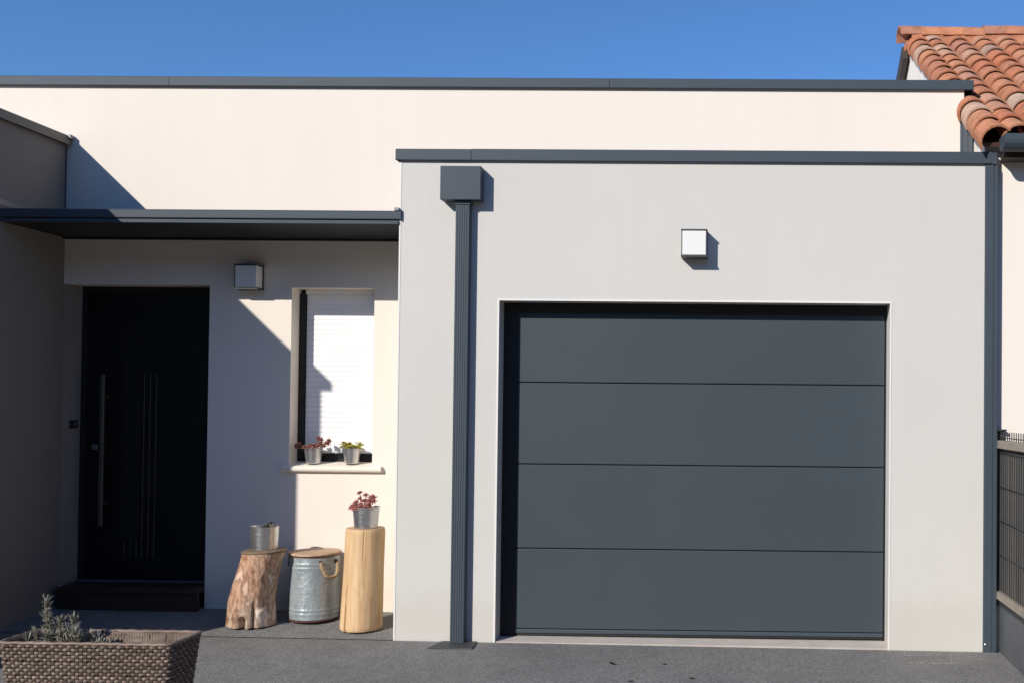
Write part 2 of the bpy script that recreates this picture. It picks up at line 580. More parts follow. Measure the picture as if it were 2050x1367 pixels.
def wall_y(mb, y0, y1, xs, zs, holes):
    """wall facing -Y from y0 (front) to y1, with rectangular holes (x0, x1, z0, z1) and their reveals"""
    gx = sorted(set(list(xs) + [h[0] for h in holes] + [h[1] for h in holes]))
    gz = sorted(set(list(zs) + [h[2] for h in holes] + [h[3] for h in holes]))
    gz = [z for z in gz if zs[0] <= z <= zs[1]]
    inside = lambda x, z: any(h[0] < x < h[1] and h[2] < z < h[3] for h in holes)
    def solid(i, j):
        if i < 0 or j < 0 or i >= len(gx) - 1 or j >= len(gz) - 1:
            return False
        return not inside((gx[i] + gx[i + 1]) / 2, (gz[j] + gz[j + 1]) / 2)
    vf, vb = {}, {}
    def V(d, y, i, j):
        if (i, j) not in d:
            d[(i, j)] = mb.bm.verts.new((gx[i], y, gz[j]))
        return d[(i, j)]
    for i in range(len(gx) - 1):
        for j in range(len(gz) - 1):
            if not solid(i, j):
                continue
            c = [(i, j), (i + 1, j), (i + 1, j + 1), (i, j + 1)]
            mb.bm.faces.new([V(vf, y0, *p) for p in c])
            mb.bm.faces.new([V(vb, y1, *p) for p in c[::-1]])
            for k, (di, dj) in enumerate(((0, -1), (1, 0), (0, 1), (-1, 0))):
                if not solid(i + di, j + dj):
                    p, q = c[k], c[(k + 1) % 4]
                    mb.bm.faces.new((V(vf, y0, *p), V(vb, y1, *p), V(vb, y1, *q), V(vf, y0, *q)))
    return mb

# ---------------------------------------------------------------- ground
G = 0.62                                   # depth of the porch: main wall stands at Y = G
def zg(x, y):
    z = -0.02 - 0.0067 * (x + 2.11) + 0.012 * min(y, 0)
    if y > 0:
        z += 0.08 * y
    return z
def sheet(x0, x1, y0, y1, dz, nx=1, ny=1):
    mb = MB()
    g = [[mb.bm.verts.new((x0 + (x1 - x0) * i / nx, y0 + (y1 - y0) * j / ny, zg(x0 + (x1 - x0) * i / nx, y0 + (y1 - y0) * j / ny) + dz)) for i in range(nx + 1)] for j in range(ny + 1)]
    for j in range(ny):
        for i in range(nx):
            mb.bm.faces.new((g[j][i], g[j][i + 1], g[j + 1][i + 1], g[j + 1][i]))
    return mb
gm = MB()
gm.quad((-150, -150, zg(0, 0) - 1.9), (150, -150, zg(0, 0) - 1.9), (150, -16, -0.3), (-150, -16, -0.3))
gm.quad((-150, -16, -0.3), (150, -16, -0.3), (150, 0, -0.12), (-150, 0, -0.12))
gm.quad((-150, 0, -0.12), (150, 0, -0.12), (150, 150, -0.12), (-150, 150, -0.12))
structure('ground', gm, 'ground')
# unseen mound added behind the camera and at right, blocking sky to darken porch
def sstep(a, b, v):
    u = min(1, max(0, (v - a) / (b - a)))
    return u * u * (3 - 2 * u)
tm = MB()
gx = [-70 + 2.5 * i for i in range(28)] + [0.5 * i for i in range(1, 21)] + [12 + 4 * i for i in range(16)]
gy = [-70 + 4 * i for i in range(10)] + [-32 + 1.5 * i for i in range(20)] + [-2 + 0.25 * i for i in range(7)]
tv = []
for yy in gy:
    row = []
    for xx in gx:
        h = max(9.0 * sstep(-15.5, -27, yy), 3.0 * sstep(2.4, 4.0, xx) * sstep(-0.5, -1.4, yy))
        n_ = noise.noise(Vector((xx * 0.6, yy * 0.6, 0))) * 0.35 * min(1, h)
        row.append(tm.bm.verts.new((xx, yy, -0.42 + h + n_)))
    tv.append(row)
for a, b in zip(tv, tv[1:]):
    for i in range(len(gx) - 1):
        tm.bm.faces.new((a[i], a[i + 1], b[i + 1], b[i]))
structure('sky_blocker', tm, 'blocker')
structure('driveway', sheet(-7.5, 1.64, -14, -0.007, 0, 12, 20), 'asphalt')
structure('porch_floor', sheet(-4.8, -2.0, 0.007, 0.80, 0, 6, 3), 'asphalt')
structure('joint_bed', sheet(-4.8, -2.0, -0.03, 0.03, -0.014, 2, 2), 'ground')

# ---------------------------------------------------------------- the house
house = thing('house', (-1.5, 0.62, 0), 'modern flat roofed house with cream walls, pale grey garage block and anthracite trim', 'house')
DOOR = (-4.60, -3.60, -0.3, 2.222)
WIN = (-3.040, -2.476, 0.985, 2.210)
mb = MB()
wall_y(mb, G, G + 0.30, (-7.6, 1.495), (-0.3, 3.58), [DOOR, WIN])
part('main_wall', mb, 'cream', house)
part('house_body', MB().box(-7.6, 1.495, G + 0.30, 7.5, -0.3, 3.30), 'cream', house)

GX0, GX1, GZ = -2.111, 1.496, 2.94
OP = (-1.487, 0.921, -0.3, 2.074)
mb = MB()
wall_y(mb, 0.0, 0.25, (GX0, GX1), (-0.3, GZ), [OP])
mb.box(GX0, GX0 + 0.2, 0.25, G - 0.002, -0.3, GZ)
mb.box(GX1 - 0.2, GX1, 0.25, G - 0.002, -0.3, GZ)
part('garage_wall', mb, 'grey', house)
part('flat_roof', MB().box(GX0 + 0.2, GX1 - 0.2, 0.25, G - 0.002, GZ - 0.15, GZ - 0.02), 'roof_felt', house)

WX = -4.60
WY = -1.725
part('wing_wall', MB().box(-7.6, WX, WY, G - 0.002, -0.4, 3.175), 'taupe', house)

# metal copings: folded sheet with a drip edge, in lengths with a joint cover
def coping_x(x0, x1, y0, y1, z0, z1, name='coping'):
    pr = [(y0 - 0.008, z0), (y0, z0 + 0.006), (y0, z1 - 0.004), (y0 + 0.004, z1), (y1 - 0.004, z1 - 0.01), (y1, z1 - 0.014), (y1, z0), (y1 - 0.006, z0), (y1 - 0.006, z1 - 0.03), (y0 + 0.006, z1 - 0.02), (y0 + 0.006, z0 + 0.004), (y0 - 0.004, z0 - 0.004)]
    return part(name, MB().poly_x(pr, x0, x1), 'anthracite', house)
coping_x(-2.137, -1.672, -0.014, 0.30, GZ - 0.004, 3.006)
coping_x(-1.669, 1.535, -0.013, 0.30, GZ - 0.004, 3.008)
part('coping_end', MB().box(1.5352, 1.566, -0.024, 0.28, GZ - 0.012, 3.001, 0.002), 'anthracite', house)
part('coping_end', MB().box(-2.1398, -2.1372, -0.012, 0.29, GZ - 0.002, 3.002), 'anthracite', house)
for a, b in ((-7.6, -3.9), (-3.897, -0.9), (-0.897, 1.552)):
    coping_x(a, b, G - 0.016, G + 0.33, 3.576, 3.642)
part('coping_end', MB().box(1.5522, 1.556, G - 0.022, G + 0.30, 3.572, 3.640), 'anthracite', house)
pr = [(-7.6, 3.226), (WX + 0.03, 3.228), (WX + 0.036, 3.222), (WX + 0.036, 3.172), (WX + 0.04, 3.165), (WX + 0.03, 3.168), (WX + 0.028, 3.214), (-7.6, 3.212)]
part('coping', MB().poly_y(pr, WY - 0.055, G - 0.004), 'bounce_lit_metal', house)
part('coping_end', MB().box(-7.6, WX + 0.034, WY - 0.059, WY - 0.0555, 3.168, 3.224), 'anthracite', house)
part('coping_end', MB().box(WX + 0.0365, WX + 0.052, G - 0.05, G - 0.006, 3.205, 3.232), 'alu', house)
part('joint_strip', MB().box(WX + 0.0005, WX + 0.0035, G - 0.012, G - 0.003, 2.55, 3.16), 'anthracite', house)

# white render beads along the edges of the garage block
bw = 0.009
part('corner_bead', MB().box(OP[0] - bw, OP[0] + 0.001, -0.003, 0.02, -0.05, OP[3] + bw).box(OP[0] + 0.0012, OP[1] - 0.0012, -0.003, 0.02, OP[3] - 0.001, OP[3] + bw).box(OP[1] - 0.001, OP[1] + bw, -0.003, 0.02, -0.09, OP[3] + bw), 'bead', house)
part('corner_bead', MB().box(GX0 - 0.0025, GX0 + 0.008, -0.0025, 0.012, -0.05, GZ - 0.01), 'bead', house)

# garage door
DY = 0.146
gd = part('garage_door', MB().box(OP[0] - 0.05, OP[1] + 0.05, DY + 0.046, DY + 0.075, -0.02, OP[3] + 0.06), 'black_frame', house)
seams = [0.030, 0.534, 1.062, 1.575, 2.09]
for k, (a, b) in enumerate(zip(seams, seams[1:])):
    p = MB()
    p.box(OP[0] - 0.04, OP[1] - 0.012, DY, DY + 0.04, a + 0.0030, b - 0.0030, 0.004, 2)
    if k < 3:
        p.box(OP[0] - 0.04, OP[1] - 0.0125, DY + 0.014, DY + 0.03, b - 0.0032, b + 0.0032)
    part('panel', p, 'door_paint', gd)
part('bottom_rail', MB().box(OP[0] - 0.04, OP[1] - 0.012, DY - 0.004, DY + 0.04, 0.004, 0.029, 0.004, 2), 'anthracite', gd)
part('bottom_seal', MB().box(OP[0] - 0.04, OP[1] - 0.012, DY + 0.002, DY + 0.035, -0.012, 0.0038, 0.003), 'rubber', gd)
part('side_strip', MB().box(OP[0] + 0.0005, OP[0] + 0.090, DY - 0.010, DY - 0.0005, -0.012, OP[3] - 0.0655), 'rubber', gd)  # black strip laid over the door's sun shadow band to deepen the shade
part('head_shade_strip', MB().box(OP[0] + 0.0005, OP[1] - 0.0005, DY - 0.010, DY - 0.0005, OP[3] - 0.065, OP[3] - 0.0005), 'rubber', gd)  # black strip standing in for the lintel's shadow on the door
part('guide_rail', MB().box(OP[1] - 0.011, OP[1] + 0.03, DY + 0.01, DY + 0.04, -0.03, OP[3] + 0.03), 'black_frame', gd)
t = MB()
t.loft([[(OP[0] + 0.001, 0.004, -0.08), (OP[1] - 0.001, 0.004, -0.1), (OP[1] - 0.001, 0.004, -0.030), (OP[0] + 0.001, 0.004, -0.020)],
        [(OP[0] + 0.001, 0.26, -0.08), (OP[1] - 0.001, 0.26, -0.1), (OP[1] - 0.001, 0.26, -0.014), (OP[0] + 0.001, 0.26, -0.011)]])
part('threshold', t, 'concrete', house)

# corner trims towards the neighbour
ct = part('corner_trim', MB().poly_z([(1.4965, -0.012), (1.500, -0.016), (1.546, -0.016), (1.550, -0.012), (1.556, -0.012), (1.560, -0.020), (1.572, -0.020), (1.576, -0.016), (1.576, 0.02), (1.4965, 0.02)], -0.075, GZ - 0.014), 'anthracite', house)
part('screw', MB().lathe(0, 0, [(0, 0.0), (0.006, 0.0005), (0.006, 0.003), (0.003, 0.005), (0, 0.005)], 12), 'screw', ct)
sc = [o for o in ct.children][0]
sc.matrix_basis = Matrix.Translation(Vector((1.508, -0.0162, 0.004)) - ORIGIN['house']) @ Matrix.Rotation(pi / 2, 4, 'X') @ Matrix.Translation(ORIGIN['house'])
ct2 = part('corner_trim', MB().poly_z([(1.4965, 0.60), (1.4965, 0.34), (1.4925, 0.33), (1.4885, 0.34), (1.4885, 0.45), (1.483, 0.46), (1.483, 0.585), (1.475, 0.60), (1.470, 0.61), (1.470, 0.617), (1.4965, 0.617)], GZ + 0.01, 3.36), 'anthracite', house)

# entrance canopy
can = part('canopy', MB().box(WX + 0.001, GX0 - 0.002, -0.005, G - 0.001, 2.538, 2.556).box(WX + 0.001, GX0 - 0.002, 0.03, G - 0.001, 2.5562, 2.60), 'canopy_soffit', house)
part('fascia', MB().poly_x([(-0.014, 2.566), (-0.018, 2.570), (-0.018, 2.612), (-0.012, 2.619), (-0.002, 2.622), (-0.002, 2.566)], WX + 0.002, -2.1015), 'anthracite', can)
part('end_cap', MB().box(-2.1013, -2.0985, -0.019, -0.0015, 2.562, 2.626), 'anthracite', can)
part('drip_trim', MB().box(WX + 0.002, GX0 - 0.003, -0.0145, -0.0052, 2.537, 2.560, 0.002), 'anthracite', can)
part('wall_plate', MB().box(WX + 0.002, GX0 - 0.003, G - 0.03, G - 0.0015, 2.526, 2.5375), 'black_frame', can)
part('flashing', MB().box(WX + 0.0005, WX + 0.006, -0.35, G - 0.005, 2.640, 2.676), 'alu', can)
part('flashing', MB().box(GX0 - 0.03, GX0 - 0.001, -0.02, G - 0.01, 2.6225, 2.64), 'alu', can)

# entrance door
EY = G + 0.15
fd = part('front_door', MB().box(WX + 0.0, DOOR[1] + 0.05, EY, EY + 0.06, 0.20, DOOR[3] + 0.06), 'front_door', house)
part('door_frame', MB().box(-4.5575, -4.52, EY - 0.012, EY - 0.0005, 0.205, DOOR[3] - 0.001).box(-4.5198, DOOR[1] - 0.001, EY - 0.012, EY - 0.0005, DOOR[3] - 0.045, DOOR[3] - 0.001), 'black_frame', fd)
part('glass_strip', MB().box(-4.272, -4.135, EY - 0.003, EY - 0.0005, 0.49, 1.945), 'glass_dark', fd)
for k in range(3):
    x = -4.118 + 0.042 * k
    part('inlay_strip', MB().box(x - 0.003, x + 0.003, EY - 0.003, EY - 0.0005, 0.349, 1.623), 'door_steel', fd)
    x = -4.240 + 0.042 * k
    part('inlay_strip', MB().box(x - 0.003, x + 0.003, EY - 0.0035, EY - 0.001, 0.349, 0.475), 'door_steel', fd)
ph = part('pull_handle', MB().box(-4.385, -4.357, EY - 0.075, EY - 0.055, 0.575, 1.618, 0.003), 'door_steel', fd)
for zz in (0.72, 1.45):
    part('handle_mount', MB().box(-4.379, -4.363, EY - 0.0552, EY - 0.0005, zz, zz + 0.02), 'door_steel', ph)
part('lock', MB().box(-4.475, -4.435, EY - 0.016, EY - 0.0005, 1.095, 1.135, 0.004), 'alu', fd)
part('door_sill', MB().box(WX + 0.002, DOOR[1] - 0.001, EY - 0.04, EY - 0.001, 0.192, 0.203), 'alu', fd)
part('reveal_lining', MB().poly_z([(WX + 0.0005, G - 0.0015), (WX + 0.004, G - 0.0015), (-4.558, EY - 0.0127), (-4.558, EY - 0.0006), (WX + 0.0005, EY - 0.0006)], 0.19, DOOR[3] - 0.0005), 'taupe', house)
st = part('doorstep', MB().box(-4.548, DOOR[1] - 0.002, 0.512, EY + 0.05, 0.150, 0.190, 0.004), 'brown_wood', house)
part('riser', MB().box(-4.546, DOOR[1] - 0.004, 0.530, 0.56, -0.02, 0.1498), 'brown_wood', st)
part('panel', MB().box(WX - 0.01, DOOR[1] + 0.02, EY + 0.061, EY + 0.10, -0.2, DOOR[3] + 0.05), 'black_frame', fd)

# window with closed roller shutter
SY = G + 0.150
wi = part('window', MB().box(WIN[0] - 0.02, WIN[1] + 0.02, SY + 0.02, SY + 0.06, 0.99, WIN[3] + 0.03), 'black_frame', house)
part('guide_rail', MB().box(WIN[0] + 0.0005, WIN[0] + 0.043, SY - 0.022, SY + 0.018, 1.035, WIN[3] - 0.03), 'black_frame', wi)
part('guide_rail', MB().box(WIN[1] - 0.035, WIN[1] - 0.0005, SY - 0.022, SY + 0.018, 1.035, WIN[3] - 0.03), 'black_frame', wi)
part('bottom_frame', MB().box(WIN[0] + 0.0432, WIN[1] - 0.0352, SY - 0.018, SY + 0.018, 1.032, 1.084, 0.003), 'black_frame', wi)
part('shutter_box', MB().box(WIN[0] + 0.044, WIN[1] - 0.001, SY - 0.024, SY + 0.018, WIN[3] - 0.030, WIN[3] - 0.001, 0.002), 'shutter', wi)
sl = MB().poly_x([(-0.006, 0.0), (-0.0073, 0.002), (-0.0085, 0.017), (-0.0073, 0.0326), (-0.006, 0.0346), (0.004, 0.0346), (0.004, 0.0)], -0.24, 0.24)
slm = sl.mesh('slat')
slm.materials.append(M['shutter'])
z = 1.088
while z < WIN[3] - 0.05:
    piece('slat', slm, wi, Matrix.Translation(((WIN[0] + WIN[1]) / 2 + 0.006, SY, z)))
    z += 0.0352
prof = []
for k in range(9):
    a = -pi / 2 + pi * k / 8
    prof.append((0.606 - 0.021 * cos(a) , 0.988 + 0.021 * sin(a)))
prof = [(SY + 0.02, 0.967)] + prof + [(SY + 0.02, 1.036)]
sm = MB().poly_x(prof, WIN[0] - 0.038, WIN[1] + 0.070)
# the window sill is only as deep as the reveal: keep the horns in front of the wall
for v in sm.bm.verts:
    if v.co.y > G and (v.co.x < WIN[0] or v.co.x > WIN[1]):
        v.co.x = min(max(v.co.x, WIN[0] + 0.0005), WIN[1] - 0.0005)
part('sill', sm, 'stone', wi, 40)

# ---------------------------------------------------------------- neighbour house
nb = thing('neighbour_house', (3.0, 0.04, 0), 'neighbouring house with white walls and terracotta tiled roof behind the fence', 'house')
AL = math.atan2(1.626, 3.02)
E0 = Vector((0, -0.068, 3.049))
RY, RZ = E0.y + 3.02, E0.z + 1.626
NX = 1.502
g = MB()
far = 6.2
g.poly_x([(0.04, -0.3), (0.04, 3.06), (RY, RZ - 0.05), (far, RZ - 0.05 - (far - RY) * 0.5385), (far, -0.3)], NX, 8.0)
part('wall', g, 'white_render', nb)
U = Vector((0, cos(AL), sin(AL)))
N = Vector((0, -sin(AL), cos(AL)))
X = Vector((1, 0, 0))
d = MB()
def slope_pt(x, s, n):
    return E0 + X * x + U * s + N * n
d.loft([[slope_pt(NX - 0.02, 0.02, -0.03), slope_pt(8, 0.02, -0.03), slope_pt(8, 0.02, -0.005), slope_pt(NX - 0.02, 0.02, -0.005)],
        [slope_pt(NX - 0.02, 3.43, -0.03), slope_pt(8, 3.43, -0.03), slope_pt(8, 3.43, -0.005), slope_pt(NX - 0.02, 3.43, -0.005)]])
rf = part('roof', d, 'deck', nb)
def mirror_pt(x, s, n):
    p = slope_pt(x, s, n)
    return Vector((p.x, 2 * RY - p.y, p.z))
d = MB()
d.loft([[mirror_pt(NX - 0.02, 0.0, -0.03), mirror_pt(8, 0.0, -0.03), mirror_pt(8, 0.0, 0.06), mirror_pt(NX - 0.02, 0.0, 0.06)],
        [mirror_pt(NX - 0.02, 3.42, -0.03), mirror_pt(8, 3.42, -0.03), mirror_pt(8, 3.42, 0.06), mirror_pt(NX - 0.02, 3.42, 0.06)]])
part('rear_slope', d, 'deck', rf)
part('bargeboard', MB().loft([[mirror_pt(NX - 0.07, 0.0, -0.12), mirror_pt(NX - 0.022, 0.0, -0.12), mirror_pt(NX - 0.022, 0.0, 0.02), mirror_pt(NX - 0.07, 0.0, 0.02)],
                              [mirror_pt(NX - 0.07, 3.40, -0.12), mirror_pt(NX - 0.022, 3.40, -0.12), mirror_pt(NX - 0.022, 3.40, 0.02), mirror_pt(NX - 0.07, 3.40, 0.02)]]), 'soffit', rf)

def tile_mesh(name, r0, r1, length, seg=9, a0=8, a1=172, th=0.012):
    b = MB()
    rings = []
    for y, r in ((0.0, r0), (length, r1)):
        o = []
        for k in range(seg + 1):
            a = radians(a0 + (a1 - a0) * k / seg)
            o.append((r * cos(a), y, r * sin(a)))
        for k in range(seg, -1, -1):
            a = radians(a0 + (a1 - a0) * k / seg)
            o.append(((r - th) * cos(a), y, (r - th) * sin(a)))
        rings.append(o)
    vr = [[b.bm.verts.new(p) for p in r] for r in rings]
    n = len(vr[0])
    for i in range(n):
        b.bm.faces.new((vr[0][i], vr[0][(i + 1) % n], vr[1][(i + 1) % n], vr[1][i]))
    for v in vr:
        for k in range(seg):
            b.bm.faces.new((v[k], v[k + 1], v[n - 2 - k], v[n - 1 - k]))
    me = b.mesh(name, smooth=35)
    me.materials.append(M['tile'])
    return me
TL = tile_mesh('roof_tile', 0.104, 0.086, 0.31)
ROW = 0.245
BAS = Matrix(((1, 0, 0, 0), (0, U.y, N.y, 0), (0, U.z, N.z, 0), (0, 0, 0, 1)))
def tile_at(name, x, s, n, roll=0.0, tilt=0.035, flip=False, jit=1.0, mirror=False):
    p = slope_pt(x + rnd.uniform(-0.004, 0.004) * jit, s + rnd.uniform(-0.006, 0.006) * jit, n)
    m = BAS.copy()
    if mirror:
        p = Vector((p.x, 2 * RY - p.y, p.z))
        m = Matrix.Rotation(pi, 4, 'Z') @ BAS
    mw = Matrix.Translation(p) @ m @ Matrix.Rotation(rnd.uniform(-0.015, 0.015) * jit, 4, 'Z') @ Matrix.Rotation(-tilt, 4, 'X') @ Matrix.Rotation(roll, 4, 'Y')
    return piece(name, TL, rf, mw)
for r in range(14):
    tile_at('verge_tile', 1.548, r * ROW - 0.02, 0.012, roll=-0.62)
    for c in range(11):
        tile_at('roof_tile', 1.682 + 0.2115 * c, r * ROW - 0.015, 0.018)
        tile_at('channel_tile', 1.682 + 0.2115 * (c + 0.5), r * ROW + 0.06, 0.082, roll=pi, tilt=0.02)
    tile_at('verge_tile', 1.535, r * ROW, 0.010, roll=0.6, mirror=True)
RT_ = tile_mesh('ridge_tile', 0.128, 0.118, 0.215)
x = 1.40
while x < 4.4:
    mw = Matrix.Translation((x, RY + 0.01, RZ + 0.052 + rnd.uniform(-0.008, 0.008))) @ Matrix.Rotation(-pi / 2 + rnd.uniform(-0.03, 0.03), 4, 'Z') @ Matrix.Rotation(0.03 + rnd.uniform(-0.025, 0.025), 4, 'X')
    piece('ridge_tile', RT_, rf, mw)
    x += 0.187
part('mortar_bed', MB().box(NX, 4.4, RY - 0.10, RY + 0.10, RZ - 0.02, RZ + 0.075), 'tile', rf)
# eaves gutter and boxed soffit
gu = []
for k in range(9):
    a = pi + pi * k / 8
    gu.append((-0.155 + 0.066 * cos(a), 3.035 + 0.060 * sin(a)))
gu = [(-0.155 - 0.066, 3.066), (-0.155 - 0.066, 3.035)] + gu[1:-1] + [(-0.155 + 0.066, 3.035), (-0.155 + 0.066, 3.066)]
inn = [(y * 0.94 - 0.155 * 0.06, zz + 0.004) for y, zz in gu[::-1]]
gt = part('gutter', MB().poly_x(gu + inn, 1.565, 8.0), 'anthracite', nb)
part('gutter_end', MB().poly_x(gu, 1.5600, 1.5648), 'anthracite', gt)
part('soffit', MB().poly_x([(-0.088, 3.03), (-0.088, 2.955), (0.0395, 2.955), (0.0395, 3.05)], 1.60, 8.0), 'soffit', nb)

# ---------------------------------------------------------------- fence
fx = 1.600
fe = thing('garden_fence', (fx, -0.9, -0.1), 'grey mesh fence with wooden slats running forward beside the garage corner', 'fence')
f0, f1 = -2.4, 0.015
part('base_board', MB().box(fx, fx + 0.045, f0, f1, -0.25, 0.232, 0.003), 'fence_base', fe)
for z0, z1 in ((1.196, 1.244), (0.282, 0.326)):
    part('rail', MB().box(fx - 0.026, fx + 0.03, f0, f1 + 0.004, z0, z1, 0.003), 'fence_rail', fe)
slat = MB().box(-0.004, 0.004, -0.0195, 0.0195, 0.0, 0.868, 0.0015).mesh('slat')
slat.materials.append(M['slat'])
vw = MB().tube([(0, 0, 0.236), (0, 0, 1.298)], 0.0034, 6).mesh('vertical_wire')
vw.materials.append(M['wire'])
y = f1 - 0.05
while y > f0:
    piece('slat', slat, fe, Matrix.Translation((fx + 0.012 + rnd.uniform(-0.001, 0.001), y, 0.327)) @ Matrix.Rotation(rnd.uniform(-0.05, 0.05), 4, 'Z'))
    piece('vertical_wire', vw, fe, Matrix.Translation((fx + 0.001, y + 0.025, 0)))
    y -= 0.05
for zz in (0.55, 0.757, 0.964, 1.172, 1.262, 0.262):
    part('cross_wire', MB().tube([(fx - 0.005, f0, zz), (fx - 0.005, f1, zz)], 0.0035, 6), 'wire', fe)
part('post', MB().box(fx - 0.024, fx + 0.03, f1 + 0.006, f1 + 0.022, 0.235, 1.300, 0.003), 'wire', fe)
part('post_cap', MB().box(fx - 0.030, fx + 0.034, f1 - 0.03, f1 + 0.0235, 1.3005, 1.312, 0.003), 'wire', fe)

# ---------------------------------------------------------------- rainwater pipe
rp = thing('rainwater_pipe', (-1.707, -0.05, 0), 'anthracite ribbed downpipe with square hopper box left of garage door', 'downpipe')
px0, px1 = -1.749, -1.664
pts = []
n = 6
w = (px1 - px0) / n
for k in range(n):
    a = px0 + k * w
    pts += [(a + 0.0015, -0.0556), (a + 0.003, -0.058), (a + w - 0.003, -0.058), (a + w - 0.0015, -0.0556)]
pts = [(px0, -0.004), (px0, -0.0556)] + pts[1:-1] + [(px1, -0.0556), (px1, -0.004)]
part('pipe', MB().poly_z(pts, -0.016, 2.70), 'anthracite', rp)
hb = part('hopper_box', MB().box(-1.838, -1.590, -0.090, -0.006, 2.678, 2.884, 0.0025, 2), 'anthracite', rp)
part('outlet_collar', MB().box(px0 - 0.006, px1 + 0.006, -0.063, -0.002, 2.654, 2.6775, 0.002), 'anthracite', hb)
pz = zg(-1.7, -0.1)
single('drain_plate', MB().loft([[(-1.842, -0.205, pz - 0.01), (-1.578, -0.192, pz - 0.01), (-1.590, -0.012, pz - 0.01), (-1.806, -0.014, pz - 0.01)],
                                 [(-1.840, -0.203, pz + 0.008), (-1.580, -0.190, pz + 0.008), (-1.592, -0.014, pz + 0.008), (-1.804, -0.016, pz + 0.008)]]), 'plate', (-1.71, -0.1, pz),
       'flat dark plate on the asphalt at the foot of the downpipe', 'drain cover')
cz = lambda x, y: zg(x, y)
cv = thing('access_cover', (1.13, -0.21, zg(1.13, -0.21)), 'square access cover set flush in asphalt by right garage corner', 'manhole cover')
def flush(x0, x1, y0, y1, h):
    return MB().loft([[(x0, y0, zg(x0, y0) - 0.01), (x1, y0, zg(x1, y0) - 0.01), (x1, y1, zg(x1, y1) - 0.01), (x0, y1, zg(x0, y1) - 0.01)],
                      [(x0, y0, zg(x0, y0) + h), (x1, y0, zg(x1, y0) + h), (x1, y1, zg(x1, y1) + h), (x0, y1, zg(x0, y1) + h)]])
part('lid', flush(1.006, 1.252, -0.298, -0.130, 0.003), 'asphalt', cv)
fr = flush(0.998, 1.0045, -0.306, -0.122, 0.0036)
part('frame', fr, 'cover_rim', cv)
part('frame', flush(1.0047, 1.2533, -0.306, -0.2995, 0.0036), 'cover_rim', cv)
part('frame', flush(1.2535, 1.260, -0.306, -0.122, 0.0036), 'cover_rim', cv)
part('frame', flush(1.0047, 1.2533, -0.1285, -0.122, 0.0034), 'cover_rim', cv)

# ---------------------------------------------------------------- wall lamps
def wall_lamp(x0, yw, z0, label):
    w, h, dp = 0.160, 0.170, 0.104
    t = thing('wall_lamp', (x0 + w / 2, yw, z0), label, 'wall lamp', 'square wall lamps')
    part('back_plate', MB().box(x0 + 0.004, x0 + w - 0.004, yw - 0.014, yw - 0.0005, z0 + 0.014, z0 + h - 0.012, 0.001), 'lamp_body', t)
    part('top_plate', MB().box(x0, x0 + w, yw - dp, yw - 0.0006, z0 + h - 0.011, z0 + h, 0.0015), 'lamp_body', t)
    part('bottom_plate', MB().box(x0, x0 + w, yw - dp, yw - 0.0006, z0, z0 + 0.012, 0.0015), 'lamp_body', t)
    part('side_strip', MB().box(x0 + 0.002, x0 + 0.008, yw - dp + 0.003, yw - 0.0142, z0 + 0.0121, z0 + h - 0.0111), 'lamp_body', t)
    part('diffuser', MB().box(x0 + 0.0085, x0 + w - 0.0085, yw - dp - 0.001, yw - 0.0145, z0 + 0.0125, z0 + h - 0.0115, 0.003, 2), 'opal', t)
    return t
wall_lamp(-0.3625, 0.0, 2.336, 'square grey and white wall lamp on grey wall above garage door')
wall_lamp(-3.388, G, 2.186, 'square wall lamp in the shade of the canopy between door and window')
db = thing('doorbell', (WX, 0.66, 1.25), 'small dark doorbell button on shaded wall left of entrance door', 'doorbell')
part('housing', MB().box(-4.586, -4.556, 0.675, 0.735, 1.245, 1.30, 0.004, 2), 'rubber', db)
part('button', MB().box(-4.5558, -4.552, 0.695, 0.715, 1.262, 1.282, 0.0015), 'alu', db)

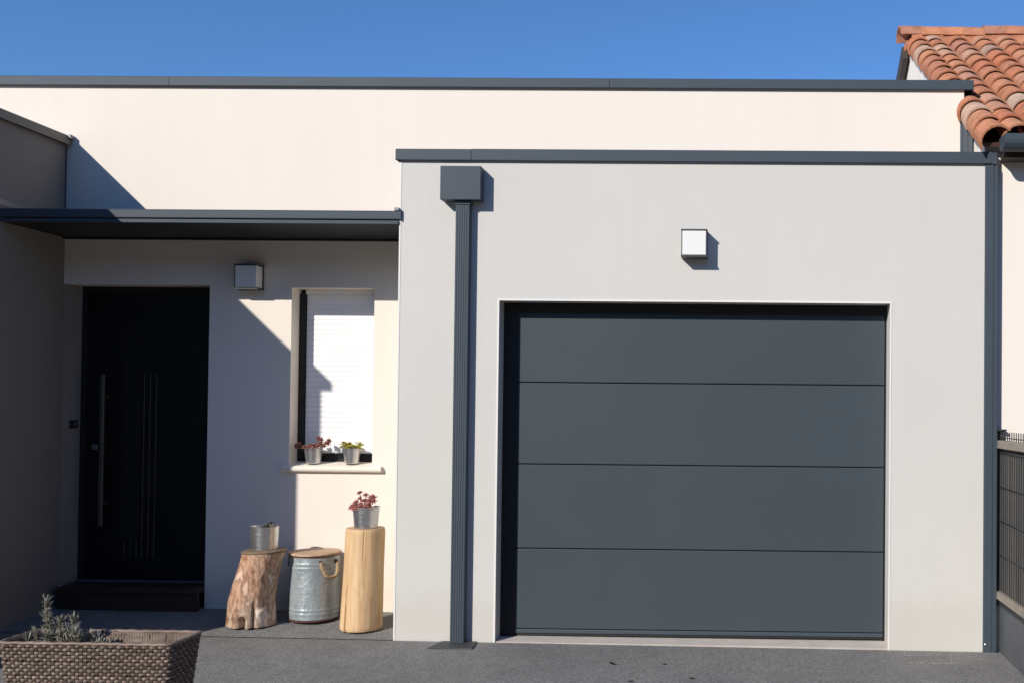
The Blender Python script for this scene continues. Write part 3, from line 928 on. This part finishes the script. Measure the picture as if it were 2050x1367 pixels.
# ---------------------------------------------------------------- stump, bin, log
sx, sy = -3.118, 0.272
zb = zg(sx, sy) + 0.003
stump = thing('tree_stump', (sx, sy, zb), 'weathered brown leaning tree stump used as a plant stand', 'stump')
NA, NH, HS = 120, 72, 0.460
rings = []
def lerp(tab, t):
    for (a, va), (b, vb) in zip(tab, tab[1:]):
        if t <= b:
            return va + (vb - va) * (t - a) / (b - a)
    return tab[-1][1]
for j in range(NH + 1):
    t = j / NH
    cx = lerp([(0, 0.0), (0.33, -0.002), (0.6, 0.020), (0.85, 0.055), (1, 0.076)], t)
    R0 = lerp([(0, 0.152), (0.12, 0.146), (0.35, 0.141), (0.65, 0.131), (0.9, 0.130), (1, 0.132)], t)
    ring = []
    for i in range(NA):
        a = 2 * pi * i / NA
        v = Vector((cos(a) * 2.2, sin(a) * 2.2, t * 0.9))
        r = R0 * (1 + 0.05 * noise.noise(v) + 0.014 * noise.noise(Vector((cos(a) * 5, sin(a) * 5, t * 2.2 + 5))) + 0.006 * noise.noise(Vector((cos(a) * 18, sin(a) * 18, t * 3 + 9))))
        da = (a - (-pi / 2 + 0.02) + pi) % (2 * pi) - pi        # notch and clefts facing the photographer
        r -= 0.060 * math.exp(-(da / 0.10) ** 2) * max(0, min(1, (0.16 - t) / 0.05))
        d2 = (a - (-pi / 2 + 0.50) + pi) % (2 * pi) - pi
        r -= 0.028 * math.exp(-((d2 - 0.10 * t) / 0.075) ** 2) * max(0, min(1, (0.42 - t) / 0.25))
        d3 = (a - (-pi / 2 + 0.24) + pi) % (2 * pi) - pi
        r += 0.010 * math.exp(-(d3 / 0.12) ** 2) * max(0, (0.35 - t) / 0.35)
        d4 = (a - (-pi / 2 + 0.85) + pi) % (2 * pi) - pi      # knot
        r += 0.016 * math.exp(-(d4 / 0.13) ** 2 - ((t - 0.21) / 0.035) ** 2)
        zz = zb + HS * t + 0.004 * noise.noise(Vector((cos(a) * 3, sin(a) * 3, 1))) * (1 if t > 0.9 else 0) + (0.005 * (cos(a)) * t)
        ring.append((sx + cx + r * cos(a), sy + r * sin(a) * 0.95, zz))
    rings.append(ring)
part('trunk', MB().loft(rings), 'stump', stump, 60)
topz = zb + HS
cap = []
for q, (k, dz) in enumerate(((0.98, 0.000), (1.035, 0.003), (1.04, 0.010), (1.0, 0.015))):
    cap.append([(sx + 0.076 + (p[0] - sx - 0.076) * k, sy + (p[1] - sy) * k, p[2] + dz + 0.001) for p in rings[-1]])
part('cut_top', MB().loft(cap), 'old_grain', stump, 40)
STUMP_TOP = topz + 0.016

bx, by = -2.775, 0.425
zb = zg(bx, by) + 0.004
bn = thing('metal_bin', (bx, by, zb), 'galvanised steel storage bin with wooden lid and rope handles', 'bin')
R = 0.153
HB = 0.418
pf = [(0, 0.012), (R - 0.012, 0.012), (R - 0.002, 0.014)]
for k in range(0, 61):
    zz = 0.014 + (HB - 0.014) * k / 60
    r = R
    for c in (0.050, 0.075, 0.345, 0.370):
        r += 0.0030 * math.exp(-((zz - c) / 0.006) ** 2)
    pf.append((r, zz))
pf += [(R - 0.004, HB), (R - 0.004, HB - 0.02), (0, HB - 0.02)]
part('body', MB().lathe(bx, by, [(r, zz + zb) for r, zz in pf], 72), 'galv', bn, 50)
part('foot_ring', MB().lathe(bx, by, [(R - 0.01, zb + 0.0), (R + 0.003, zb + 0.001), (R + 0.004, zb + 0.010), (R - 0.001, zb + 0.0125), (R - 0.01, zb + 0.0118)], 72), 'rust', bn, 50)
part('top_ring', MB().lathe(bx, by, [(R - 0.002, zb + HB - 0.003), (R + 0.006, zb + HB - 0.002), (R + 0.006, zb + HB + 0.004), (R - 0.002, zb + HB + 0.0045)], 72), 'rust', bn, 50)
LR = 0.167
part('lid', MB().lathe(bx, by, [(0, zb + HB + 0.005), (LR - 0.004, zb + HB + 0.005), (LR, zb + HB + 0.009), (LR, zb + HB + 0.017), (LR - 0.004, zb + HB + 0.021), (0, zb + HB + 0.0215)], 72), 'lid', bn, 40)
def rope(a_mid, half, z_top, sag, rad):
    base = []
    for k in range(61):
        u = -1 + 2 * k / 60
        a = a_mid + half * math.copysign(abs(u) ** 0.8, u) if abs(u) < 0.999 else a_mid + half * u
        rr = R + 0.012 + 0.022 * (1 - u ** 4)
        base.append(Vector((bx + rr * cos(a), by + rr * sin(a), z_top - sag * (1 - abs(u) ** 2.6))))
    b = MB()
    for s in range(3):
        pts = []
        for k, p in enumerate(base):
            dv = (base[min(k + 1, 60)] - base[max(k - 1, 0)]).normalized()
            a1 = dv.cross(Vector((cos(a_mid), sin(a_mid), 0))).normalized()
            a2 = dv.cross(a1)
            ph_ = k * 0.55 + s * 2 * pi / 3
            pts.append(p + a1 * rad * cos(ph_) + a2 * rad * sin(ph_))
        b.tube(pts, rad * 1.02, 6)
    return b
zr = zb + HB - 0.035
for am, hf in ((-0.60, 0.38), (2.35, 0.38)):
    hd = part('rope_handle', rope(am, hf, zr, 0.095, 0.0062), 'rope', bn, 60)
    ey = MB()
    for sgn in (-1, 1):
        a = am + sgn * hf
        c = Vector((bx + (R + 0.005) * cos(a), by + (R + 0.005) * sin(a), zr))
        dv = Vector((cos(a), sin(a), 0))
        ey.tube([c - dv * 0.004, c + dv * 0.004, c + dv * 0.0045], [0.012, 0.012, 0.006], 12)
    part('eyelet', ey, 'rust', hd, 40)
part('tag', MB().box(bx - R - 0.012, bx - R - 0.010, by - 0.035, by - 0.01, zb + HB - 0.075, zb + HB - 0.012), 'tag', bn)

lx, ly = -2.392, 0.222
zb = zg(lx, ly) + 0.004
lg = thing('wooden_log', (lx, ly, zb), 'tall pale peeled log standing upright beside the metal bin', 'log')
NA, NH, HL = 180, 60, 0.636
rings = []
for j in range(NH + 1):
    t = j / NH
    cx = lerp([(0, 0.0), (0.5, 0.010), (1, 0.020)], t)
    R0 = lerp([(0, 0.125), (0.02, 0.130), (0.3, 0.127), (0.6, 0.122), (0.97, 0.121), (1, 0.117)], t)
    ring = []
    for i in range(NA):
        a = 2 * pi * i / NA
        r = R0 * (1 + 0.018 * noise.noise(Vector((cos(a) * 1.6, sin(a) * 1.6, t * 1.1 + 3))) + 0.006 * noise.noise(Vector((cos(a) * 6, sin(a) * 6, t * 1.6))))
        dc = (a - (-pi / 2 - 0.53 + 0.06 * noise.noise(Vector((0, 3, t * 5)))) + pi) % (2 * pi) - pi
        r -= 0.030 * math.exp(-(dc / 0.030) ** 2) * max(0, min(1, (0.52 - t) / 0.25))
        d5 = (a - (-pi / 2 + 0.28) + pi) % (2 * pi) - pi
        r -= 0.004 * math.exp(-(d5 / 0.03) ** 2) * max(0, min(1, (t - 0.55) / 0.2))
        ring.append((lx + cx + r * cos(a), ly + r * sin(a), zb + HL * t))
    rings.append(ring)
part('trunk', MB().loft(rings, True, False), 'log', lg, 50)
part('cut_top', MB().loft([[(p[0], p[1], p[2]) for p in rings[-1]], [((p[0] - lx - 0.02) * 0.985 + lx + 0.02, (p[1] - ly) * 0.985 + ly, p[2] + 0.003) for p in rings[-1]]], False, True), 'endgrain', lg, 30)
LOG_TOP = zb + HL + 0.003

# ---------------------------------------------------------------- pots and succulents
def pot(x, y, z, r0, r1, h, label, bands, group='small zinc pots'):
    t = thing('zinc_pot', (x, y, z), label, 'pot', group)
    pf = [(0, 0.001), (r0 - 0.002, 0.001), (r0, 0.004)]
    N_ = 30
    for k in range(N_ + 1):
        u = k / N_
        zz = 0.004 + (h - 0.008) * u
        r = r0 + (r1 - r0) * u
        for c in bands:
            r += 0.0011 * math.exp(-((u - c) / 0.018) ** 2)
        pf.append((r, zz))
    pf += [(r1 + 0.0018, h - 0.003), (r1 + 0.0018, h), (r1 - 0.002, h + 0.0005), (r1 - 0.003, h - 0.004), (r1 - 0.004, h - 0.02)]
    part('body', MB().lathe(x, y, [(r, zz + z) for r, zz in pf], 48), 'zinc', t, 45)
    part('soil', MB().lathe(x, y, [(r1 - 0.0042, z + h - 0.022), (r1 * 0.6, z + h - 0.012), (0, z + h - 0.009)], 24), 'soil', t, 60)
    return t
def rosette(b, c, axis, r, n, rg, width=0.42, thick=0.45):
    axis = Vector(axis).normalized()
    a = axis.orthogonal().normalized()
    bb = axis.cross(a)
    for k in range(n):
        f = k / n
        an = k * 2.39996 + rg.uniform(-0.15, 0.15)
        up = 0.05 + 1.25 * f
        d = (a * cos(an) + bb * sin(an)) * cos(up) + axis * sin(up)
        L = r * (1.0 - 0.45 * f) * rg.uniform(0.85, 1.12)
        b.leaf(Vector(c) - axis * r * 0.15 * (1 - f), d, L, L * width, thick)
def succulent(x, y, z, m, spec, label, seed, n=14, width=0.42, group='succulents in zinc pots'):
    """spec: (dx, dy, dz, radius) for each rosette"""
    rg = random.Random(seed)
    t = thing('succulent', (x, y, z), label, 'succulent', group)
    for dx, dy, dz, r in spec:
        b = MB()
        ax = (dx * 6 + rg.uniform(-0.2, 0.2), dy * 6 - 0.35 + rg.uniform(-0.2, 0.2), 1.0)
        rosette(b, (x + dx, y + dy, z + dz), ax, r, n, rg, width)
        rs = part('rosette', b, m, t, 60)
        q = Vector((x + dx * 0.45, y + dy * 0.45, z - 0.004))
        e = Vector((x + dx, y + dy, z + dz))
        mid = (q + e) / 2 + Vector((0, 0, 0.004))
        part('stem', MB().tube([q, mid, e], [0.0034, 0.0030, 0.0026], 6), 'stem', rs, 60)
    return t
sill_y = 0.668
sill_z = 1.022
p1x, p2x = -2.893, -2.632
pot(p1x, sill_y, sill_z, 0.047, 0.062, 0.108, 'small zinc pot of brownish red succulent, left on window sill', (0.42, 0.52, 0.62, 0.72))
pot(p2x, sill_y, sill_z + 0.001, 0.046, 0.061, 0.106, 'small zinc pot of yellow green succulent, right on window sill', (0.42, 0.52, 0.62, 0.72))
rg = random.Random(3)
sp = [(-0.115, -0.01, 0.022, 0.026), (-0.090, -0.03, 0.030, 0.024), (-0.074, 0.01, 0.012, 0.022), (-0.100, -0.035, 0.006, 0.022), (-0.045, -0.045, 0.012, 0.025), (-0.015, -0.055, 0.010, 0.025), (0.012, -0.05, 0.002, 0.026),
      (0.040, -0.04, 0.014, 0.024), (0.055, -0.02, 0.060, 0.031), (0.038, -0.02, 0.070, 0.026), (0.060, -0.03, 0.036, 0.026), (0.100, -0.02, 0.036, 0.034), (0.108, -0.01, 0.056, 0.026), (0.085, -0.045, 0.020, 0.026), (0.0, 0.0, 0.020, 0.03), (0.03, 0.03, 0.024, 0.03), (-0.03, 0.02, 0.02, 0.03)]
succulent(p1x, sill_y, sill_z + 0.1, 'sed_brown', sp, 'sprawling brownish red succulent in left pot on window sill', 11, 20, 0.55)
sp = []
for k in range(16):
    a = k * 2.4
    rr = 0.058 * sqrt((k + 0.5) / 16)
    sp.append((rr * cos(a), rr * sin(a), 0.012 + rg.uniform(0, 0.012), 0.026))
sp += [(-0.055, -0.01, 0.040, 0.034), (-0.035, -0.02, 0.034, 0.034), (0.060, -0.02, 0.036, 0.038), (-0.015, 0.0, 0.036, 0.032), (-0.06, -0.03, 0.014, 0.028), (0.062, -0.03, 0.010, 0.03)]
succulent(p2x, sill_y, sill_z + 0.098, 'sed_yellow', sp, 'yellow green succulent in right pot on window sill', 12, 13, 0.42)
lpx, lpy = -2.362, 0.200
pot(lpx, lpy, LOG_TOP + 0.001, 0.072, 0.083, 0.134, 'wide zinc pot of red succulent standing on the tall pale log', (0.30, 0.52, 0.74))
sp = [(-0.075, -0.03, 0.020, 0.036), (-0.050, -0.055, 0.010, 0.036), (-0.030, -0.03, 0.030, 0.034), (-0.020, -0.065, 0.016, 0.036), (0.010, -0.06, 0.012, 0.036), (0.030, -0.055, 0.030, 0.038), (0.045, -0.05, 0.010, 0.034),
      (-0.038, -0.02, 0.105, 0.026), (0.002, -0.02, 0.092, 0.026), (0.045, -0.02, 0.078, 0.038), (0.030, -0.03, 0.055, 0.034), (-0.005, -0.03, 0.056, 0.028), (-0.035, -0.02, 0.070, 0.022), (-0.060, -0.02, 0.044, 0.030), (0.055, -0.03, 0.052, 0.03), (-0.09, -0.02, 0.008, 0.026)]
succulent(lpx, lpy, LOG_TOP + 0.118, 'sed_red', sp, 'bushy pinkish red succulent in the pot on the tall log', 13, 22, 0.55)
spx, spy = -3.038, 0.262
pot(spx, spy, STUMP_TOP + 0.001, 0.079, 0.086, 0.152, 'wide zinc pot with ringed side standing on the weathered stump', (0.22, 0.45, 0.70))
sp = [(0.030, -0.03, 0.026, 0.028), (0.055, -0.03, 0.022, 0.026), (0.04, 0.0, 0.034, 0.028), (0.012, -0.02, 0.016, 0.022), (0.062, 0.0, 0.020, 0.022), (0.035, -0.05, 0.018, 0.024)]
succulent(spx, spy, STUMP_TOP + 0.136, 'sed_green', sp, 'tiny dark green succulent barely showing above pot on stump', 14, 12, 0.36)

# ---------------------------------------------------------------- wicker planter
bx0, bx1, by0, by1 = -3.004, -2.286, -2.237, -1.979
bcx, bcy = (bx0 + bx1) / 2, (by0 + by1) / 2
zb = zg(bcx, bcy) + 0.002
HBK = 0.452 - zb
bk = thing('wicker_planter', (bcx, bcy, zb), 'rectangular brown wicker planter basket in the foreground', 'planter')
def outline(t, inset=0.0, n=None, rc=0.022):
    """rounded rectangle at height fraction t, sampled with even spacing"""
    tp = 0.050 * (1 - t) + inset
    hx, hy = (bx1 - bx0) / 2 - tp, (by1 - by0) / 2 - tp * 0.8
    seg = []
    for qx, qy, a0 in ((hx - rc, hy - rc, 0), (-hx + rc, hy - rc, 90), (-hx + rc, -hy + rc, 180), (hx - rc, -hy + rc, 270)):
        for k in range(7):
            a = radians(a0 + 15 * k)
            seg.append((bcx + qx + rc * cos(a), bcy + qy + rc * sin(a)))
    L = [0]
    for (xa, ya), (xb, yb) in zip(seg, seg[1:] + seg[:1]):
        L.append(L[-1] + math.hypot(xb - xa, yb - ya))
    out = []
    i = 0
    for k in range(n):
        s = L[-1] * k / n
        while L[i + 1] < s:
            i += 1
        u = (s - L[i]) / max(1e-9, L[i + 1] - L[i])
        a, b = seg[i], seg[(i + 1) % len(seg)]
        tx, ty = b[0] - a[0], b[1] - a[1]
        ln = math.hypot(tx, ty) or 1
        out.append((a[0] + tx * u, a[1] + ty * u, ty / ln, -tx / ln))
    return out
NR = 110                                     # upright stakes round the basket
rows = 34
for r in range(rows):
    t = (r + 0.5) / rows
    b = MB()
    pts = []
    n = NR * 6
    rv, zj = rnd.uniform(0.93, 1.06), rnd.uniform(-0.0008, 0.0008)
    for k, (x_, y_, nx, ny) in enumerate(outline(t, 0.006, n)):
        ph_ = pi * (k / 6.0) + (pi if r % 2 else 0)
        w_ = 0.0042 * cos(ph_)
        pts.append((x_ + nx * w_, y_ + ny * w_, zb + HBK * 0.985 * t + zj + 0.0012 * sin(ph_ * 0.5 + r) + 0.0022 * noise.noise(Vector((x_ * 9, y_ * 9, r * 1.7)))))
    b.tube(pts, 0.0062 * rv, 6, True, (0.62, 1.0))
    part('weaving_strand', b, 'wicker', bk, 70)
b0, b1 = outline(0, 0.006, NR), outline(1, 0.006, NR)
sk = MB()
for k in range(NR):
    sk.tube([(b0[k][0], b0[k][1], zb + 0.002), (b1[k][0], b1[k][1], zb + HBK - 0.006)], 0.0042, 5)
part('stakes', sk, 'wicker_dark', bk, 60)
# rim wrap and inner lining reeds
b = MB()
pts = [(x_, y_, zb + HBK - 0.004 + 0.001 * sin(k * 0.9)) for k, (x_, y_, nx, ny) in enumerate(outline(1, 0.006, 220))]
b.tube(pts, 0.0095, 8, True, (1.05, 0.75))
part('rim', b, 'wicker', bk, 70)
NL = 250
o1, o0 = outline(1, 0.020, NL), outline(0.6, 0.020, NL)
b = MB()
for k in range(NL):
    j = rnd.uniform(-0.001, 0.001)
    b.tube([(o0[k][0], o0[k][1], zb + HBK * 0.6), (o1[k][0], o1[k][1] + j, zb + HBK - 0.004)], 0.0042, 5)
ln = part('lining_reeds', b, 'wicker', bk, 70)
b = MB()
i1, i0 = outline(0.99, 0.024, 60), outline(0.0, 0.022, 60)
b.loft([[(p[0], p[1], zb + 0.01) for p in i0], [(p[0], p[1], zb + HBK * 0.97) for p in i1]], True, False)
part('liner', b, 'wicker_dark', bk)
b = MB()
so = outline(0.72, 0.030, 60)
b.loft([[(p[0], p[1], zb + HBK * 0.69) for p in so], [(bcx + (p[0] - bcx) * 0.7, bcy + (p[1] - bcy) * 0.7, zb + HBK * 0.74) for p in so], [(bcx + (p[0] - bcx) * 0.2, bcy + (p[1] - bcy) * 0.2, zb + HBK * 0.755) for p in so]], False, True)
part('soil', b, 'soil', bk, 60)

# lavender: bare lower stems, narrow grey leaves in tufts
SOIL = zb + HBK * 0.74
lv = thing('lavender', (-2.81, bcy, SOIL), 'grey green lavender growing in the wicker planter', 'lavender')
rg = random.Random(5)
def sprig(x, y, h, lean, dense, tuft):
    b = MB()
    n = int(h * dense)
    base = Vector((x, y, SOIL))
    top = base + Vector((lean[0], lean[1], h))
    bend = Vector((rg.uniform(-0.01, 0.01), rg.uniform(-0.01, 0.01), 0))
    P = lambda t: base.lerp(top, t) + bend * 4 * t * (1 - t)
    stm = MB().tube([P(k / 8) for k in range(9)], [0.003 - 0.0014 * k / 8 for k in range(9)], 5)
    for k in range(n):
        t = 0.18 + 0.80 * k / n
        a = rg.uniform(0, 2 * pi)
        el = rg.uniform(0.15, 0.9)
        L = rg.uniform(0.018, 0.036) * (1.1 - 0.25 * t)
        b.leaf(P(t), (cos(a) * cos(el), sin(a) * cos(el), sin(el)), L, 0.0055, 0.5, rg.uniform(-0.1, 0.25))
    for k in range(tuft):
        a = rg.uniform(0, 2 * pi)
        el = rg.uniform(0.7, 1.35)
        b.leaf(P(0.90 + 0.10 * rg.random()), (cos(a) * cos(el), sin(a) * cos(el), sin(el)), rg.uniform(0.032, 0.055), 0.0062, 0.5, rg.uniform(-0.05, 0.1))
    s = part('stem', stm, 'stem', lv, 60)
    part('leaves', b, 'lavender', s, 60)
LVX = -2.816
sprig(LVX - 0.055, bcy - 0.02, 0.275, (0.000, 0.0), 420, 16)
sprig(LVX - 0.045, bcy + 0.00, 0.205, (-0.02, 0.0), 460, 14)
sprig(LVX + 0.000, bcy - 0.02, 0.190, (0.005, 0.0), 260, 14)
sprig(LVX + 0.030, bcy + 0.00, 0.195, (0.022, 0.0), 300, 16)
sprig(LVX + 0.020, bcy - 0.03, 0.150, (0.06, 0.0), 480, 14)
for k in range(22):
    sprig(LVX + rg.uniform(-0.085, 0.085), bcy + rg.uniform(-0.05, 0.04), rg.uniform(0.09, 0.16), (rg.uniform(-0.04, 0.05), rg.uniform(-0.02, 0.02)), 420, 10)
sprig(LVX - 0.06, bcy, 0.10, (-0.085, 0.0), 260, 10)
sprig(LVX + 0.09, bcy, 0.09, (0.07, 0.0), 420, 10)
sprig(LVX + 0.15, bcy, 0.085, (0.03, 0.0), 420, 10)

# ---------------------------------------------------------------- litter on the asphalt
def dead_leaf(x, y, L, ang, label, curl=0.3):
    z = zg(x, y) + 0.002
    b = MB()
    n = 7
    rows_ = []
    for k in range(n):
        u = k / (n - 1)
        w_ = L * 0.24 * sin(pi * min(0.97, u * 0.94 + 0.03)) ** 0.8
        px_ = L * (u - 0.5)
        up_ = 0.16 * L * (2 * u - 1) ** 2
        rows_.append([Vector((px_, -w_, up_ + w_ * curl)), Vector((px_, 0, up_)), Vector((px_, w_, up_ + w_ * curl))])
    rot = Matrix.Rotation(ang, 3, 'Z')
    vv = [[b.bm.verts.new(rot @ p + Vector((x, y, z))) for p in r] for r in rows_]
    for a, c in zip(vv, vv[1:]):
        for i in range(2):
            b.bm.faces.new((a[i], a[i + 1], c[i + 1], c[i]))
    bmesh.ops.solidify(b.bm, geom=list(b.bm.faces), thickness=0.0015)
    single('dead_leaf', b, 'leaf_dead', (x, y, z), label, 'leaf', 'dead leaves on the driveway', 60)
dead_leaf(-0.709, -0.476, 0.050, -0.9, 'larger curled dark leaf on asphalt in front of garage door', 0.6)
dead_leaf(-0.412, -0.46, 0.030, 0.2, 'small dark leaf right of the larger curled leaf', 0.5)
dead_leaf(-0.243, -0.75, 0.036, -0.3, 'small dark leaf near bottom edge, right of the other leaves', 0.5)
dead_leaf(-0.568, -0.829, 0.034, 0.5, 'dark leaf fragment at the bottom edge below the curled leaf', 0.5)
